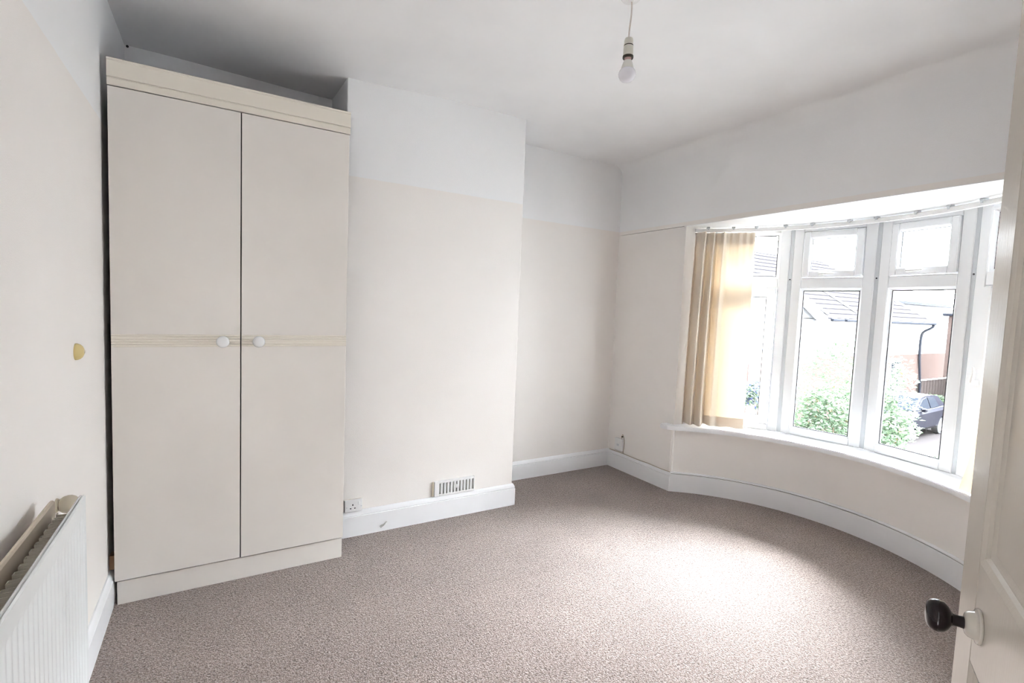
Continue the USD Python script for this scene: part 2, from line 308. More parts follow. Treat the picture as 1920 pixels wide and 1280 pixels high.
# ------------------------------------------------------------------ window board
sa = arc(1.145, 53.5, -53.5, 60)
L0 = [(W-.002, -.628), (3.322, -.628), (3.302, -.645), (3.298, -.675), (3.306, -.71)]
board = np.vstack([L0, arc(1.148, 54.0, -54.0, 60), [(x, 2*BC[1]-y) for x, y in L0[::-1]], arc(1.42, -44.5, 44.5, 40)])
bp = sg.Polygon(board).buffer(0)
b1 = m3.CrossSection([np.array(bp.exterior.coords)[:-1]], m3.FillRule.EvenOdd) if False else None
layers = []
for z0, z1, inset in ((ZS-.032, ZS-.027, .005), (ZS-.027, ZS-.006, 0.), (ZS-.006, ZS-.002, .003), (ZS-.002, ZS, .008)):
    layers.append(prism(bp.buffer(-inset) if inset else bp, z0, z1))
obj('trim_1', cat(*layers), M_TRIM, smooth=20, label='white curved window board under the bow window', cat='window sill', kind='structure')

# ------------------------------------------------------------------ bow window: four uPVC units
STEP = 21.55
def unit(k): return math.radians(-.3 + STEP*(1.5-k))
D0 = RW*math.cos(math.radians(STEP/2)); HALF = RW*math.sin(math.radians(STEP/2))
def rect_frame(u0, u1, z0, z1, w, n0, n1, b=.005):
    """mitre-less moulded frame, in (u, n, z); n grows outward; inner edges chamfered towards the room"""
    (wl, wr, wb, wt) = w if np.ndim(w) else (w,)*4
    return [box(u0, u0+wl, n0, n1, z0, z1, b), box(u1-wr, u1, n0, n1, z0, z1, b), box(u0+wl-.002, u1-wr+.002, n0+.0005, n1, z0, z0+wb, b), box(u0+wl-.002, u1-wr+.002, n0+.0005, n1, z1-wt, z1, b)]
def bead(u0, u1, z0, z1, n0, n1, d=.012):
    """sloped glazing bead ring: outer edge at n0, slopes to n1 over d"""
    o = [(u0, z0), (u1, z0), (u1, z1), (u0, z1)]; i = [(u0+d, z0+d), (u1-d, z0+d), (u1-d, z1-d), (u0+d, z1-d)]
    V = [(u, n0, z) for u, z in o] + [(u, n1, z) for u, z in i] + [(u, n1+.006, z) for u, z in o]; F = []
    for a in range(4):
        c = (a+1) % 4; F += [(a, c, 4+c), (a, 4+c, 4+a), (8+a, 4+a, 4+c), (8+a, 4+c, 8+c), (a, 8+a, 8+c), (a, 8+c, c)]
    m = trimesh.Trimesh(V, F, process=False); trimesh.repair.fix_normals(m); return m
def handle_mesh(sign=1):
    base = box(-.014, .014, -.012, 0, -.011, .011, .003)
    stem = box(-.009, .009, -.034, -.010, -.008, .008, .003)
    lev = axis_to(tube(smooth_path([(0, 0, 0), (.02, .003, 0), (.05, .006, 0), (.085, .0, 0)], 14), np.r_[np.linspace(.009, .0065, 12), .0055, .003], 8), (0, -.032, 0), (0, 0, 1), (sign, 0, 0))
    return base, cat(stem, lev)
FU, OU = .247, .182
WIN_LABEL = ['leftmost window unit of the bow, partly behind the gathered curtain', 'second window unit of the bow from the left, facing the tiled roof', 'third window unit of the bow, with the graphite car outside', 'rightmost window unit of the bow, mostly hidden by the open door']
for k in range(4):
    a = unit(k); nrm = np.array([math.cos(a), math.sin(a), 0]); tan = np.array([math.sin(a), -math.cos(a), 0])
    org = np.array([*(BC + D0*nrm[:2]), 0.0])
    L = lambda m: place(m, org, tan, nrm)
    w = thing('window_%d' % (k+1), WIN_LABEL[k], 'window', kind='structure')
    fr = rect_frame(-FU, FU, ZS+.003, ZH-.002, (FU-OU, FU-OU, .047, .036), 0, .07)
    fr.append(box(-OU-.002, OU+.002, .0005, .07, 1.566, 1.642, .005))
    obj('frame', L(cat(*fr)), M_UPVC, w, smooth=30)
    if k in (1, 2):
        s = rect_frame(-OU+.002, OU-.002, 1.644, 1.962, .044, -.014, .045, .006)
        sash = obj('top_sash', L(cat(*s)), M_UPVC, w, smooth=30)
        obj('bead', L(bead(-.138, .138, 1.688, 1.918, -.004, .014, .009)), M_UPVC, sash)
        obj('pane', L(box(-.132, .132, .018, .024, 1.692, 1.914)), M_GLASS, sash, smooth=False)
        obj('gasket', L(cat(*rect_frame(-.1325, .1325, 1.6935, 1.9125, .004, .012, .018, 0))), M_GASKET, sash, smooth=False)
        b, l = handle_mesh(1)
        h = obj('handle', L(place(b, (-.055, -.014, 1.668), (1, 0, 0), (0, 1, 0))), M_PLASTIC, w)
        obj('lever', L(place(l, (-.055, -.014, 1.668), (1, 0, 0), (0, 1, 0))), M_PLASTIC, h)
        obj('bead', L(bead(-OU, OU, .562, 1.566, .012, .028, .013)), M_UPVC, w)
        obj('pane', L(box(-OU+.008, OU-.008, .032, .038, .57, 1.558)), M_GLASS, w, smooth=False)
        obj('gasket', L(cat(*rect_frame(-OU+.0125, OU-.0125, .5745, 1.5535, .004, .026, .032, 0))), M_GASKET, w, smooth=False)
    else:
        obj('bead', L(bead(-OU, OU, 1.642, 1.964, .012, .028, .013)), M_UPVC, w)
        obj('pane', L(box(-OU+.008, OU-.008, .032, .038, 1.65, 1.956)), M_GLASS, w, smooth=False)
        obj('gasket', L(cat(*rect_frame(-OU+.0125, OU-.0125, 1.6545, 1.9515, .004, .026, .032, 0))), M_GASKET, w, smooth=False)
        s = rect_frame(-OU+.004, OU-.004, .563, 1.564, .052, -.014, .045, .006)
        sash = obj('casement_sash', L(cat(*s)), M_UPVC, w, smooth=30)
        obj('bead', L(bead(-.128, .128, .613, 1.514, -.004, .014, .011)), M_UPVC, sash)
        obj('pane', L(box(-.122, .122, .018, .024, .618, 1.508)), M_GLASS, sash, smooth=False)
        obj('gasket', L(cat(*rect_frame(-.1185, .1185, .6225, 1.5045, .004, .012, .018, 0))), M_GASKET, sash, smooth=False)
        sg_ = 1 if k == 0 else -1
        b, l = handle_mesh(1)
        R = lambda m: L(place(m, (sg_*.152, -.014, 1.05), (0, 0, 1), (0, 1, 0), (-1, 0, 0)))
        h = obj('handle', R(b), M_PLASTIC, w); obj('lever', R(l), M_PLASTIC, h)
    # coupling post on this unit's left-hand side (and the last one's right)
    for side in ((-1,) if k < 3 else (-1, 1)):
        pa = math.radians(-.3 + STEP*(2-k) if side < 0 else -.3 + STEP*(-2))
        pn = np.array([math.cos(pa), math.sin(pa), 0]); pt = np.array([math.sin(pa), -math.cos(pa), 0])
        po = np.array([*(BC + RW*pn[:2]), 0.0]); Q = lambda m: place(m, po, pt, pn)
        post = obj('coupling_post', Q(cat(box(-.016, .016, .004, .075, ZS+.003, ZH-.002, .002), box(-.020, -.011, -.004, .02, ZS+.003, ZH-.002, .003))), M_UPVC, w)
        obj('groove', Q(box(-.0108, .011, .0015, .006, ZS+.004, ZH-.003)), M_GROOVE, post, smooth=False)
        obj('screw', Q(axis_to(lathe([(0, 0), (.005, 0), (.005, .002), (.003, .0035), (0, .0035)], 10), (.001, .0015, 1.632), (0, -1, 0))), M_GASKET, post)

# ------------------------------------------------------------------ curtain track and curtains
RT = 1.245
tr = thing('curtain_track', 'white curved curtain track fixed under the bay soffit', 'curtain track')
obj('rail', sweep(arc(RT, 50, -50, 70), [(-.010, 1.964), (.010, 1.964), (.012, 1.968), (.012, 1.986), (.009, 1.990), (-.010, 1.990)]), M_PLASTIC, tr, smooth=30)
for ad in (46, 38, 31, 22.5, 15, 5, -2, -12, -20, -28, -37, -46):
    a = math.radians(ad); p = BC + (RT-.004)*np.array([math.cos(a), math.sin(a)])
    obj('bracket', place(cat(box(-.012, .012, -.016, .014, 1.988, 2.0, .002), box(-.006, .006, -.017, -.012, 1.978, 1.996, .001)), (*p, 0), (math.sin(a), -math.cos(a), 0), (math.cos(a), math.sin(a), 0)), M_GROOVE, tr)
def curtain_sheet(a0, a1, fn, z0, z1, n=170, nz=44, th=.0022):
    """fn(s, t) -> radial offset, along offset; s from 0 at a0 to 1 at a1; t from 0 at the hem to 1 at the top"""
    V = np.zeros((n, nz, 2, 3))
    for j in range(nz):
        t = j/(nz-1); s = np.linspace(0, 1, n); off, da, r0, dz = fn(s, t)
        a = np.radians(a0 + (a1-a0)*s + da); r = r0 + off
        P = np.stack([BC[0]+r*np.cos(a), BC[1]+r*np.sin(a)], 1)
        g = np.gradient(P, axis=0); g /= np.linalg.norm(g, axis=1)[:, None]; nn = np.stack([g[:, 1], -g[:, 0]], 1)
        for q, sgn in ((0, 1), (1, -1)):
            V[:, j, q, :2] = P + sgn*nn*th/2; V[:, j, q, 2] = z0 + dz*(1-t) + (z1-z0)*t
    idx = np.arange(n*nz*2).reshape(n, nz, 2); F = []
    def quad(a, b, c, d): F.append((a, b, c)); F.append((a, c, d))
    for i in range(n-1):
        for j in range(nz-1):
            quad(idx[i, j, 0], idx[i+1, j, 0], idx[i+1, j+1, 0], idx[i, j+1, 0]); quad(idx[i, j, 1], idx[i, j+1, 1], idx[i+1, j+1, 1], idx[i+1, j, 1])
        quad(idx[i, 0, 0], idx[i, 0, 1], idx[i+1, 0, 1], idx[i+1, 0, 0]); quad(idx[i, -1, 0], idx[i+1, -1, 0], idx[i+1, -1, 1], idx[i, -1, 1])
    for j in range(nz-1):
        quad(idx[0, j, 0], idx[0, j+1, 0], idx[0, j+1, 1], idx[0, j, 1]); quad(idx[-1, j, 0], idx[-1, j, 1], idx[-1, j+1, 1], idx[-1, j+1, 0])
    m = trimesh.Trimesh(V.reshape(-1, 3), F, process=False); trimesh.repair.fix_normals(m); return m
def sstep(x, a, b): t = np.clip((x-a)/(b-a), 0, 1); return t*t*(3-2*t)
def folds_left(s, t):
    """deep gathered folds on the jamb side, nearly flat on the light side"""
    k = 1-sstep(s, .40, .62)
    top = sstep(t, .80, .97)
    ph = 2*np.pi*(3.1*s/.55 + .05*math.sin(3*t))
    f = (.050 - .016*top)*np.sin(ph)*k*(1-.2*(1-t)) + .012*np.sin(2*ph+1)*k*top + .010*np.sin(ph*.5+2*t)*k
    f += (1-k)*(.006*np.sin(2*np.pi*2.0*s+1.0) + .006*top*np.sin(2*np.pi*9*s))
    f -= .006*top
    pin = .012*np.sin(2*np.pi*10*s)*top*(.3+.7*k)*.4
    return f + pin, (1-t)*0.9*k - .5*(1-t)*(1-k), 1.172 + .052*s, .004*np.sin(2*np.pi*3*s)
ct = thing('curtain', 'cream curtain gathered in folds at the left side of the bow window', 'curtain')
obj('cloth', curtain_sheet(50.3, 31.2, folds_left, .532, 1.952), M_CURTAIN, ct, smooth=True)
def tape(s, t):
    o, da, r0, dz = folds_left(s, .94+.06*t); return o+.004, da, r0, dz*0
obj('heading_tape', curtain_sheet(50.2, 31.3, tape, 1.872, 1.948, nz=6), M_CURTAIN, ct, smooth=True)
def hemf(s, t):
    o, da, r0, dz = folds_left(s, .06*t); return o-.0035, da, r0, dz
obj('hem', curtain_sheet(50.2, 31.3, hemf, .5325, .605, nz=5), M_CURTAIN, ct, smooth=True)
for i in range(9):
    s = .05 + .9*i/8; o_, da, r0, _ = folds_left(np.array([s]), 1.0); a = math.radians(50.3-19.1*s); rr = float(r0[0]+o_[0])+.004
    p = np.array([BC[0]+rr*math.cos(a), BC[1]+rr*math.sin(a)]); q = BC + RT*np.array([math.cos(a), math.sin(a)])
    obj('hook', tube(smooth_path([(*p, 1.93), (*(p*.6+q*.4), 1.958), (*q, 1.966)], 8), .0022, 6), M_PLASTIC, ct)
def folds_right(s, t):
    f = .020*np.sin(2*np.pi*3.2*s)*(.3+.7*sstep(s, .1, .4)) - .03*(1-t)*(1-s)**2
    return f, 8.0*(1-t)**2.3*(1-s), 1.19+0*s, .0*s
c2 = thing('curtain', 'cream curtain at the right of the bow, lower corner showing beside the open door', 'curtain')
obj('cloth', curtain_sheet(-41.0, -52, folds_right, .522, 1.952, n=110), M_CURTAIN, c2, smooth=True)

# ------------------------------------------------------------------ wardrobe
wd = thing('wardrobe', 'tall cream two-door wardrobe in the left recess', 'wardrobe')
XL = XA+.006
body = cat(box(XL, XL+.016, -.628, -.03, .09, 2.2, .001), box(XB-.02, XB-.004, -.628, -.03, .09, 2.2, .001), box(XL+.016, XB-.02, -.628, -.03, 2.184, 2.2), box(XL+.016, XB-.02, -.628, -.03, .10, .116), box(XL+.016, XB-.02, -.036, -.03, .116, 2.184),
           box(XM-.008, XM+.008, -.62, -.036, .116, 2.184))
obj('carcass', body, M_CABSHADE, wd, smooth=False, label='inside and sides of the wardrobe, shade painted in as near-black')
obj('plinth', box(XA+.006, XB-.002, -.634, -.60, 0, .104, .002), M_LAMINATE, wd)
def pelmet_section():
    z0, z1 = 2.177, 2.283
    pts = [(-.012, z0), (.0035, z0), (.005, z0+.002), (.005, z0+.026), (.0035, z0+.0285), (.001, z0+.029), (.001, z0+.0315), (.0055, z0+.033), (.0065, z0+.036), (.0065, z1-.012), (.0085, z1-.009), (.0085, z1-.002), (.006, z1), (-.012, z1)]
    return [(d, z) for d, z in pts]
pel = sweep([(XA-.001, -E+.002), (XB+.004, -E+.002)], pelmet_section())
obj('pelmet', pel, M_CREAMVINYL, wd, smooth=25)
for (x0, x1, kx) in ((XA, XM-.0022, .4225), (XM+.0022, XB, .567)):
    d = obj('door', box(x0, x1, -E, -E+.018, .113, 2.1735, .0012), M_LAMINATE, wd, smooth=20)
    prof = [(-.002, 1.1215)]
    z = 1.1225
    prof += [(.002, 1.1215), (.004, 1.124), (.004, 1.130), (.0018, 1.132), (.004, 1.134), (.004, 1.1415), (.0018, 1.1435), (.004, 1.1455), (.004, 1.153), (.0018, 1.155), (.004, 1.157), (.004, 1.1645), (.0018, 1.1665), (.004, 1.1685), (.004, 1.173), (.002, 1.1755), (-.002, 1.1755)]
    obj('moulded_strip', sweep([(x0+.001, -E), (x1-.001, -E)], prof), M_CREAMVINYL, d, smooth=25, label='fluted cream strip across the door')
    kn = lathe([(0, 0), (.016, 0), (.015, .004), (.0115, .009), (.012, .014), (.020, .019), (.0255, .025), (.0262, .030), (.024, .036), (.018, .041), (.009, .0438), (0, .0445)], 32)
    obj('knob', axis_to(kn, (kx, -E-.003, 1.1455), (0, -1, 0)), M_KNOB, d, smooth=60, label='round white ceramic knob')
# wooden packer in the gap beside the wardrobe
obj('wooden_packer', cat(box(.0005, XL-.0005, -.606, -.56, .152, .212, .001), box(.0005, XL-.0005, -.604, -.56, .1495, .1518)), M_CARD, smooth=20, label='small brown wooden packer wedged between the wardrobe and the left wall', cat='wood block')

# ------------------------------------------------------------------ radiator
rd = thing('radiator', 'white ribbed double-panel radiator on the left wall', 'radiator')
RY0, RY1, RZ0, RZ1 = -2.79, -1.590, .215, .816
def panel(xf, xb, z0, z1, pitch=.0285, amp=.0045):
    ys = np.linspace(RY0, RY1, int((RY1-RY0)/pitch)*10+1); zs = np.r_[z0, z0+.003, z0+.02, z0+.045, z0+.052, z0+.06, np.linspace(z0+.08, z1-.08, 6), z1-.06, z1-.050, z1-.042, z1-.02, z1-.003, z1]
    u = (ys-RY0)/pitch; g = amp*np.clip(np.abs(np.sin(np.pi*u))*1.7-.55, 0, 1)
    edge = np.clip(np.minimum(ys-RY0, RY1-ys)/.02-1, 0, 1)
    fz = np.clip(np.minimum(zs-(z0+.045), (z1-.042)-zs)/.014, 0, 1)
    X = np.full((len(ys), len(zs)), xf) - (amp - g[:, None])*fz[None]*edge[:, None]*1.0
    X[:, 0] -= .004; X[:, -1] -= .004; X[0] -= .003; X[-1] -= .003
    n = len(zs); V = np.stack([X, np.repeat(ys[:, None], n, 1), np.repeat(zs[None], len(ys), 0)], -1).reshape(-1, 3)
    F = []
    for i in range(len(ys)-1):
        for j in range(n-1): a = i*n+j; F += [(a, a+n, a+n+1), (a, a+n+1, a+1)]
    front = trimesh.Trimesh(V, F, process=False)
    return cat(front, box(xb, xf-.0055, RY0, RY1, z0, z1, .003))
obj('front_panel', panel(.1015, .088, RZ0, RZ1), M_RAD, rd, smooth=40)
obj('rear_panel', box(.028, .040, RY0, RY1+.004, RZ0, RZ1-.006, .004), M_RADSHADE, rd, label='rear panel of the radiator, its shade painted in as beige')
pts = []; y = RY1-.03; lo, hi = .052, .0875
k = 0
while y > RY0+.03:
    pts += [(lo, y), (lo, y-.014), (hi, y-.0175), (hi, y-.0315)]; y -= .035
strip = sg.LineString(pts).buffer(.0008, cap_style=2, join_style=2)
obj('convector_fins', prism(strip, RZ0+.04, RZ1-.03), M_FIN, rd, smooth=False, kind='stuff', label='folded convector fins between the radiator panels')
obj('pipe', tube([(.07, RY1-.03, .24), (.07, RY1+.02, .24), (.07, RY1+.035, .235), (.07, RY1+.04, .22), (.07, RY1+.04, 0.0)], .0075, 12), M_RAD, rd)
for yb in (RY0+.2, RY1-.2): obj('bracket', box(.0015, .030, yb-.015, yb+.015, RZ0+.05, RZ1-.05, .002), M_RAD, rd)

# two round fittings on the left wall
def wall_dome(r, h): return lathe([(0, 0), (r, 0), (r, .004), (r*.97, h*.30), (r*.86, h*.58), (r*.66, h*.80), (r*.38, h*.95), (0, h)], 32)
t1 = thing('wall_stop', 'yellowed round plastic dome fixed at waist height on the left wall', 'wall stop')
obj('dome', axis_to(wall_dome(.0275, .023), (0, -1.128, 1.149), (1, 0, 0)), M_YELLOW, t1, smooth=60)
obj('screw', axis_to(lathe([(0, 0), (.005, 0), (.005, .002), (.003, .003), (0, .003)], 12), (.0225, -1.128, 1.149), (1, 0, 0)), M_OLDPLASTIC, t1)
t2 = thing('wall_stop', 'beige round ball stop on the left wall just above the radiator end', 'wall stop')
obj('ball', axis_to(lathe([(0, .004), (.010, .005), (.0175, .009), (.023, .016), (.0258, .026), (.0252, .035), (.0215, .043), (.015, .0490), (.008, .0518), (0, .0525)], 36), (0, -1.392, .729), (1, 0, 0)), M_BEIGE, t2, smooth=60)
obj('base_plate', axis_to(lathe([(0, 0), (.020, 0), (.020, .003), (.016, .007), (.0, .008)], 28), (0, -1.392, .729), (1, 0, 0)), M_OLDPLASTIC, t2)

# ------------------------------------------------------------------ electrical fittings
sk = thing('power_socket', 'white single switched wall socket beside the wardrobe', 'power socket')
sx0, sx1, sz0, sz1 = 1.020, 1.119, .122, .218
sz0 = .150+.0035; sz0 = .124
yb = -D-.018
obj('back_box', box(sx0+.001, sx1-.001, -D-.016, -D, sz0+.028, sz1-.001, .001), M_OLDPLASTIC, sk, label='aged cream mounting box')
pl = m3.Manifold.cube((sx1-sx0, .010, sz1-.150)).translate((sx0, -D-.027, .150))
def cut(x, z, w, h): return m3.Manifold.cube((w, .02, h)).translate((x-w/2, -D-.035, z-h/2))
cxm = (sx0+sx1)/2
plate = box(sx0, sx1, -D-.027, -D-.0155, .1515, sz1+.004, .003)
obj('plate', plate, M_PLASTIC, sk)
zc = .186
for (dx, dz, w_, h_) in ((-.004, .006, .0055, .010), (-.016, -.014, .0085, .005), (.008, -.014, .0085, .005)):
    obj('pin_slot', box(cxm+dx-w_/2, cxm+dx+w_/2, -D-.0272, -D-.024, zc+dz-h_/2, zc+dz+h_/2), M_BLACK, sk, smooth=False)
obj('rocker', box(cxm+.024, cxm+.037, -D-.0305, -D-.026, zc+.004, zc+.024, .002), M_PLASTIC, sk)
for dx in (-.037, .044): obj('screw', axis_to(lathe([(0, 0), (.0035, 0), (.003, .001), (0, .0012)], 10), (cxm+dx, -D-.0268, zc-.006), (0, -1, 0)), M_GROOVE, sk)

vt = thing('air_vent', 'white slotted air vent above the chimney skirting', 'vent')
vx0, vx1, vz0, vz1 = 1.566, 1.846, .1515, .246
yf = -D-.018
obj('backing', box(vx0+.006, vx1-.006, -D-.004, -D-.001, vz0+.004, vz1-.004), plain('painted_slot_shadow', (.42, .41, .38), .8), vt, smooth=False, label='grey sheet painted as the shade behind the vent slots')  # plain sheet; its grey paints in the shade of the slots
sl0, sl1, ns = 1.598, 1.838, 11
pit = (sl1-sl0)/(ns-.45); sw = pit*.47
obj('frame', cat(box(vx0, sl0, yf, -D-.001, vz0, vz1, .002), box(sl1, vx1, yf, -D-.001, vz0, vz1, .002), box(sl0-.002, sl1+.002, yf+.0003, -D-.001, vz0, vz0+.012, .002), box(sl0-.002, sl1+.002, yf+.0003, -D-.001, vz1-.014, vz1, .002)), M_PLASTIC, vt)
for i in range(ns-1):
    x = sl0 + i*pit + sw; obj('slat', box(x, x+pit-sw, yf+.0005, -D-.004, vz0+.010, vz1-.012, .001), M_PLASTIC, vt, smooth=False)
xm = sl0 + 5*pit
obj('slider', box(xm-.003, xm+sw+.003, yf-.001, -D-.006, (vz0+vz1)/2-.011, (vz0+vz1)/2+.012, .001), M_PLASTIC, vt, smooth=False)
obj('side_lining', box(vx0-.012, vx0, -D-.010, -D, vz0+.002, vz1-.002, .001), M_OLDPLASTIC, vt, label='cream edge of the vent box')

ph = thing('telephone_socket', 'small white telephone socket with cable near the corner of the window wall', 'telephone socket')
obj('housing', box(W-.030, W, -.196, -.108, .168, .272, .004), M_PLASTIC, ph)
obj('jack', box(W-.0306, W-.028, -.165, -.140, .208, .226), M_GROOVE, ph, smooth=False)
cab = smooth_path([(W-.012, -.178, .268), (W-.012, -.180, .300), (W-.012, -.186, .312), (W-.012, -.199, .296), (W-.010, -.206, .270), (W-.010, -.206, .205), (W-.010, -.202, .175), (W-.012, -.203, .158)], 40)
obj('cable', tube(cab, .0028, 8), M_CABLE, ph, label='brown telephone cable looped round the socket')
run = [(W-.008, y, .1485+.0015*math.sin(y*23)) for y in np.linspace(-.03, YJ+.004, 40)]
obj('cable_run', tube(run, .0027, 8), M_CABLE, ph)
obj('cable_clip', box(W-.015, W, -.184, -.174, .286, .297, .001), M_BRASSDARK, ph)

nail = thing('nail', 'tiny black nail at the ceiling corner above the wardrobe', 'nail')
obj('head', axis_to(lathe([(0, 0), (.0022, 0), (.0022, .010), (.006, .010), (.006, .0125), (0, .0135)], 14), (.014, -.001, 2.583), (0, -1, 0)), M_BLACK, nail)

# ------------------------------------------------------------------ pendant lamp
PX, PY = 1.773, -1.744
lp = thing('pendant_lamp', 'bare white bulb hanging on a short flex from the ceiling', 'ceiling lamp', (PX, PY, 0))
obj('ceiling_rose', lathe([(0, 2.546), (.012, 2.546), (.016, 2.549), (.034, 2.553), (.039, 2.560), (.040, C+.001), (0, C+.001)], 36), M_PLASTIC, lp)
obj('flex', tube(smooth_path([(.004, .001, 2.550), (.006, 0, 2.50), (.001, .001, 2.44), (0, 0, 2.395)], 20), .0032, 10), M_FLEX, lp)
hd = obj('lamp_holder', lathe([(0, 2.342), (.0185, 2.342), (.0195, 2.345), (.0185, 2.378), (.0175, 2.3800), (.0170, 2.3802), (.0168, 2.3835), (.0176, 2.384), (.0172, 2.402), (.0145, 2.4085), (.005, 2.410), (0, 2.410)], 32), M_OLDPLASTIC if False else plain('holder_plastic', (.70, .68, .60), .4), lp)
obj('shade_ring', lathe([(.0150, 2.334), (.0200, 2.334), (.0208, 2.337), (.0205, 2.3425), (.0150, 2.3425), (.0150, 2.334)], 32), M_BRASSDARK, hd, label='dark shade ring')
obj('ring_gap', lathe([(.0165, 2.3803), (.0180, 2.3803), (.0180, 2.3832), (.0165, 2.3832), (.0165, 2.3803)], 32), M_BRASSDARK, hd)
bl = obj('bulb', lathe([(0, 2.2455), (.012, 2.2465), (.021, 2.2505), (.028, 2.2575), (.0322, 2.2665), (.0332, 2.2750), (.0318, 2.2830), (.0285, 2.2895), (.0245, 2.2935), (0, 2.2935)], 40), M_BULB, lp, smooth=50, label='frosted white bulb globe')
obj('bulb_body', lathe([(0, 2.2925), (.0245, 2.2925), (.0225, 2.303), (.0180, 2.318), (.0150, 2.325), (0, 2.325)], 36), M_BULBNECK, bl)
obj('bulb_cap', lathe([(0, 2.324), (.0130, 2.324), (.0130, 2.345), (0, 2.345)], 28), M_PINK, bl, label='pinkish metal bulb cap')

# ------------------------------------------------------------------ open door in the foreground
th = math.radians(206.0); ud = np.array([math.cos(th), math.sin(th), 0]); nd = np.array([ud[1], -ud[0], 0])
DO = np.array([1.5545, -2.932, 0.0])
DL = lambda m: place(m, DO, ud, nd)          # local: u from the free edge to the hinge, n towards the camera side, z
dr = thing('door_1', 'open cream gloss panelled door in the right foreground', 'door', kind='structure')
DWID, DTH, SW = .765, .038, .105
Z_LO, Z_LT, Z_UB, Z_UT = .215, .803, .970, 1.628
obj('stile', DL(box(0, SW, -DTH, 0, .008, 1.985, .003)), M_DOOR, dr); obj('stile', DL(box(DWID-SW, DWID, -DTH, 0, .008, 1.985, .003)), M_DOOR, dr)
for z0, z1 in ((.008, Z_LO), (Z_LT, Z_UB), (Z_UT, 1.725), (1.885, 1.985)): obj('rail', DL(box(SW, DWID-SW, -DTH, -.0002, z0, z1, .001)), M_DOOR, dr)
um = DWID/2
for z0, z1 in ((Z_LO, Z_LT),): obj('muntin', DL(box(um-.045, um+.045, -DTH, -.0002, z0, z1, .001)), M_DOOR, dr)
def mould(u0, u1, z0, z1):
    prof = [(0, 0.0), (.004, -.0015), (.010, -.004), (.014, -.009), (.017, -.0092), (.020, -.0105), (.024, -.013)]
    V, F, m = [], [], len(prof)
    for d, n in prof: V += [(u0+d, n, z0+d), (u1-d, n, z0+d), (u1-d, n, z1-d), (u0+d, n, z1-d)]
    for i in range(m-1):
        for a in range(4):
            c = (a+1) % 4; F += [(4*i+a, 4*i+c, 4*i+4+c), (4*i+a, 4*i+4+c, 4*i+4+a)]
    mm = trimesh.Trimesh(V, F, process=False)
    if mm.face_normals[0][1] < 0: mm.invert()
    return mm
for (u0, u1, z0, z1) in ((SW, um-.045, Z_LO, Z_LT), (um+.045, DWID-SW, Z_LO, Z_LT), (SW, DWID-SW, Z_UB, Z_UT), (SW, DWID-SW, 1.725, 1.885)):
    p = obj('panel', DL(box(u0-.004, u1+.004, -DTH+.012, -.0128, z0-.004, z1+.004)), M_DOOR, dr, smooth=False)
    obj('moulding', DL(mould(u0, u1, z0, z1)), M_DOOR, p, smooth=20)
KU, KZ = .142, .879
kb = lathe([(0, 0), (.0262, 0), (.0270, .002), (.0262, .0045), (.0220, .006), (.0205, .008), (.0190, .014), (.0160, .0175), (.0115, .0190), (0, .0190)], 40)
rs = obj('rose', DL(axis_to(kb, (KU, 0, KZ), (0, 1, 0))), M_ROSE, dr, smooth=50, label='cream painted round rose of the door knob')
kk = lathe([(0, .017), (.0095, .017), (.0088, .025), (.0092, .032), (.0125, .0345), (.0190, .0385), (.0232, .044), (.0246, .0505), (.0242, .0555), (.0226, .059), (.0222, .0608), (.0175, .0645), (.0095, .0665), (0, .067)], 44)
obj('knob', DL(axis_to(kk, (KU, 0, KZ), (0, 1, 0))), M_BAKELITE, dr, smooth=50, label='black glossy door knob')
for z in (.25, 1.75): obj('hinge', DL(tube([(DWID+.003, .004, z-.045), (DWID+.003, .004, z), (DWID+.003, .004, z+.045)], .006, 10)), M_GROOVE, dr)
# ------------------------------------------------------------------ outside, seen through the bow window (street level 2.8 m below the floor)
GZ0 = -2.8
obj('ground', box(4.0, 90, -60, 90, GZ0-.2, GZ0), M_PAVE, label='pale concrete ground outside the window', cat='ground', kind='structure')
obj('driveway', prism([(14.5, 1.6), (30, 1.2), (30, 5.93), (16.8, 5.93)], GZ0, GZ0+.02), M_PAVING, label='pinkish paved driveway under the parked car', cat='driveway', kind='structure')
rng = np.random.default_rng(7)
hs = thing('house', 'white rendered house with gabled wing and hipped brown tile roof across the drive', 'house')
HX0, HX1, HY, EV = 15.2, 26.13, 5.95, 1.38
BRK = .06
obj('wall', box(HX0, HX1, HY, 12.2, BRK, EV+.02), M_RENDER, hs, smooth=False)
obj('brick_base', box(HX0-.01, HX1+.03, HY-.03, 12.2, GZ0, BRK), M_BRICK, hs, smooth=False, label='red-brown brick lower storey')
ye, yr, zr, ze = HY-.32, 9.0, 3.95, EV+.04
xr = 23.75
sl = (zr-ze)/(yr-ye)
under = trimesh.convex.convex_hull(np.array([(HX0-.4, ye, ze-.06), (HX1+.32, ye, ze-.06), (HX1+.32, 12.4, ze-.06), (HX0-.4, 12.4, ze-.06), (xr, yr, zr-.06), (HX0-.4, yr, zr-.06)]))
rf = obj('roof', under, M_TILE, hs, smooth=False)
courses = []
nc = 15
for i in range(nc):   # overlapping courses, each a thin wedge across the slope
    y0 = ye - .03 + (yr-ye)*i/nc; y1 = y0 + (yr-ye)/nc*1.12
    def zz(y): return ze + sl*(y-ye)
    def xe(y): return HX1+.34 - (HX1+.34-xr)*max(0, (y-ye))/(yr-ye)
    courses.append(trimesh.convex.convex_hull(np.array([(HX0-.4, y0, zz(y0)), (xe(y0), y0, zz(y0)), (HX0-.4, y0, zz(y0)+.045), (xe(y0), y0, zz(y0)+.045), (HX0-.4, y1, zz(y1)), (xe(y1), y1, zz(y1)), (HX0-.4, y1, zz(y1)+.01), (xe(y1), y1, zz(y1)+.01)])))
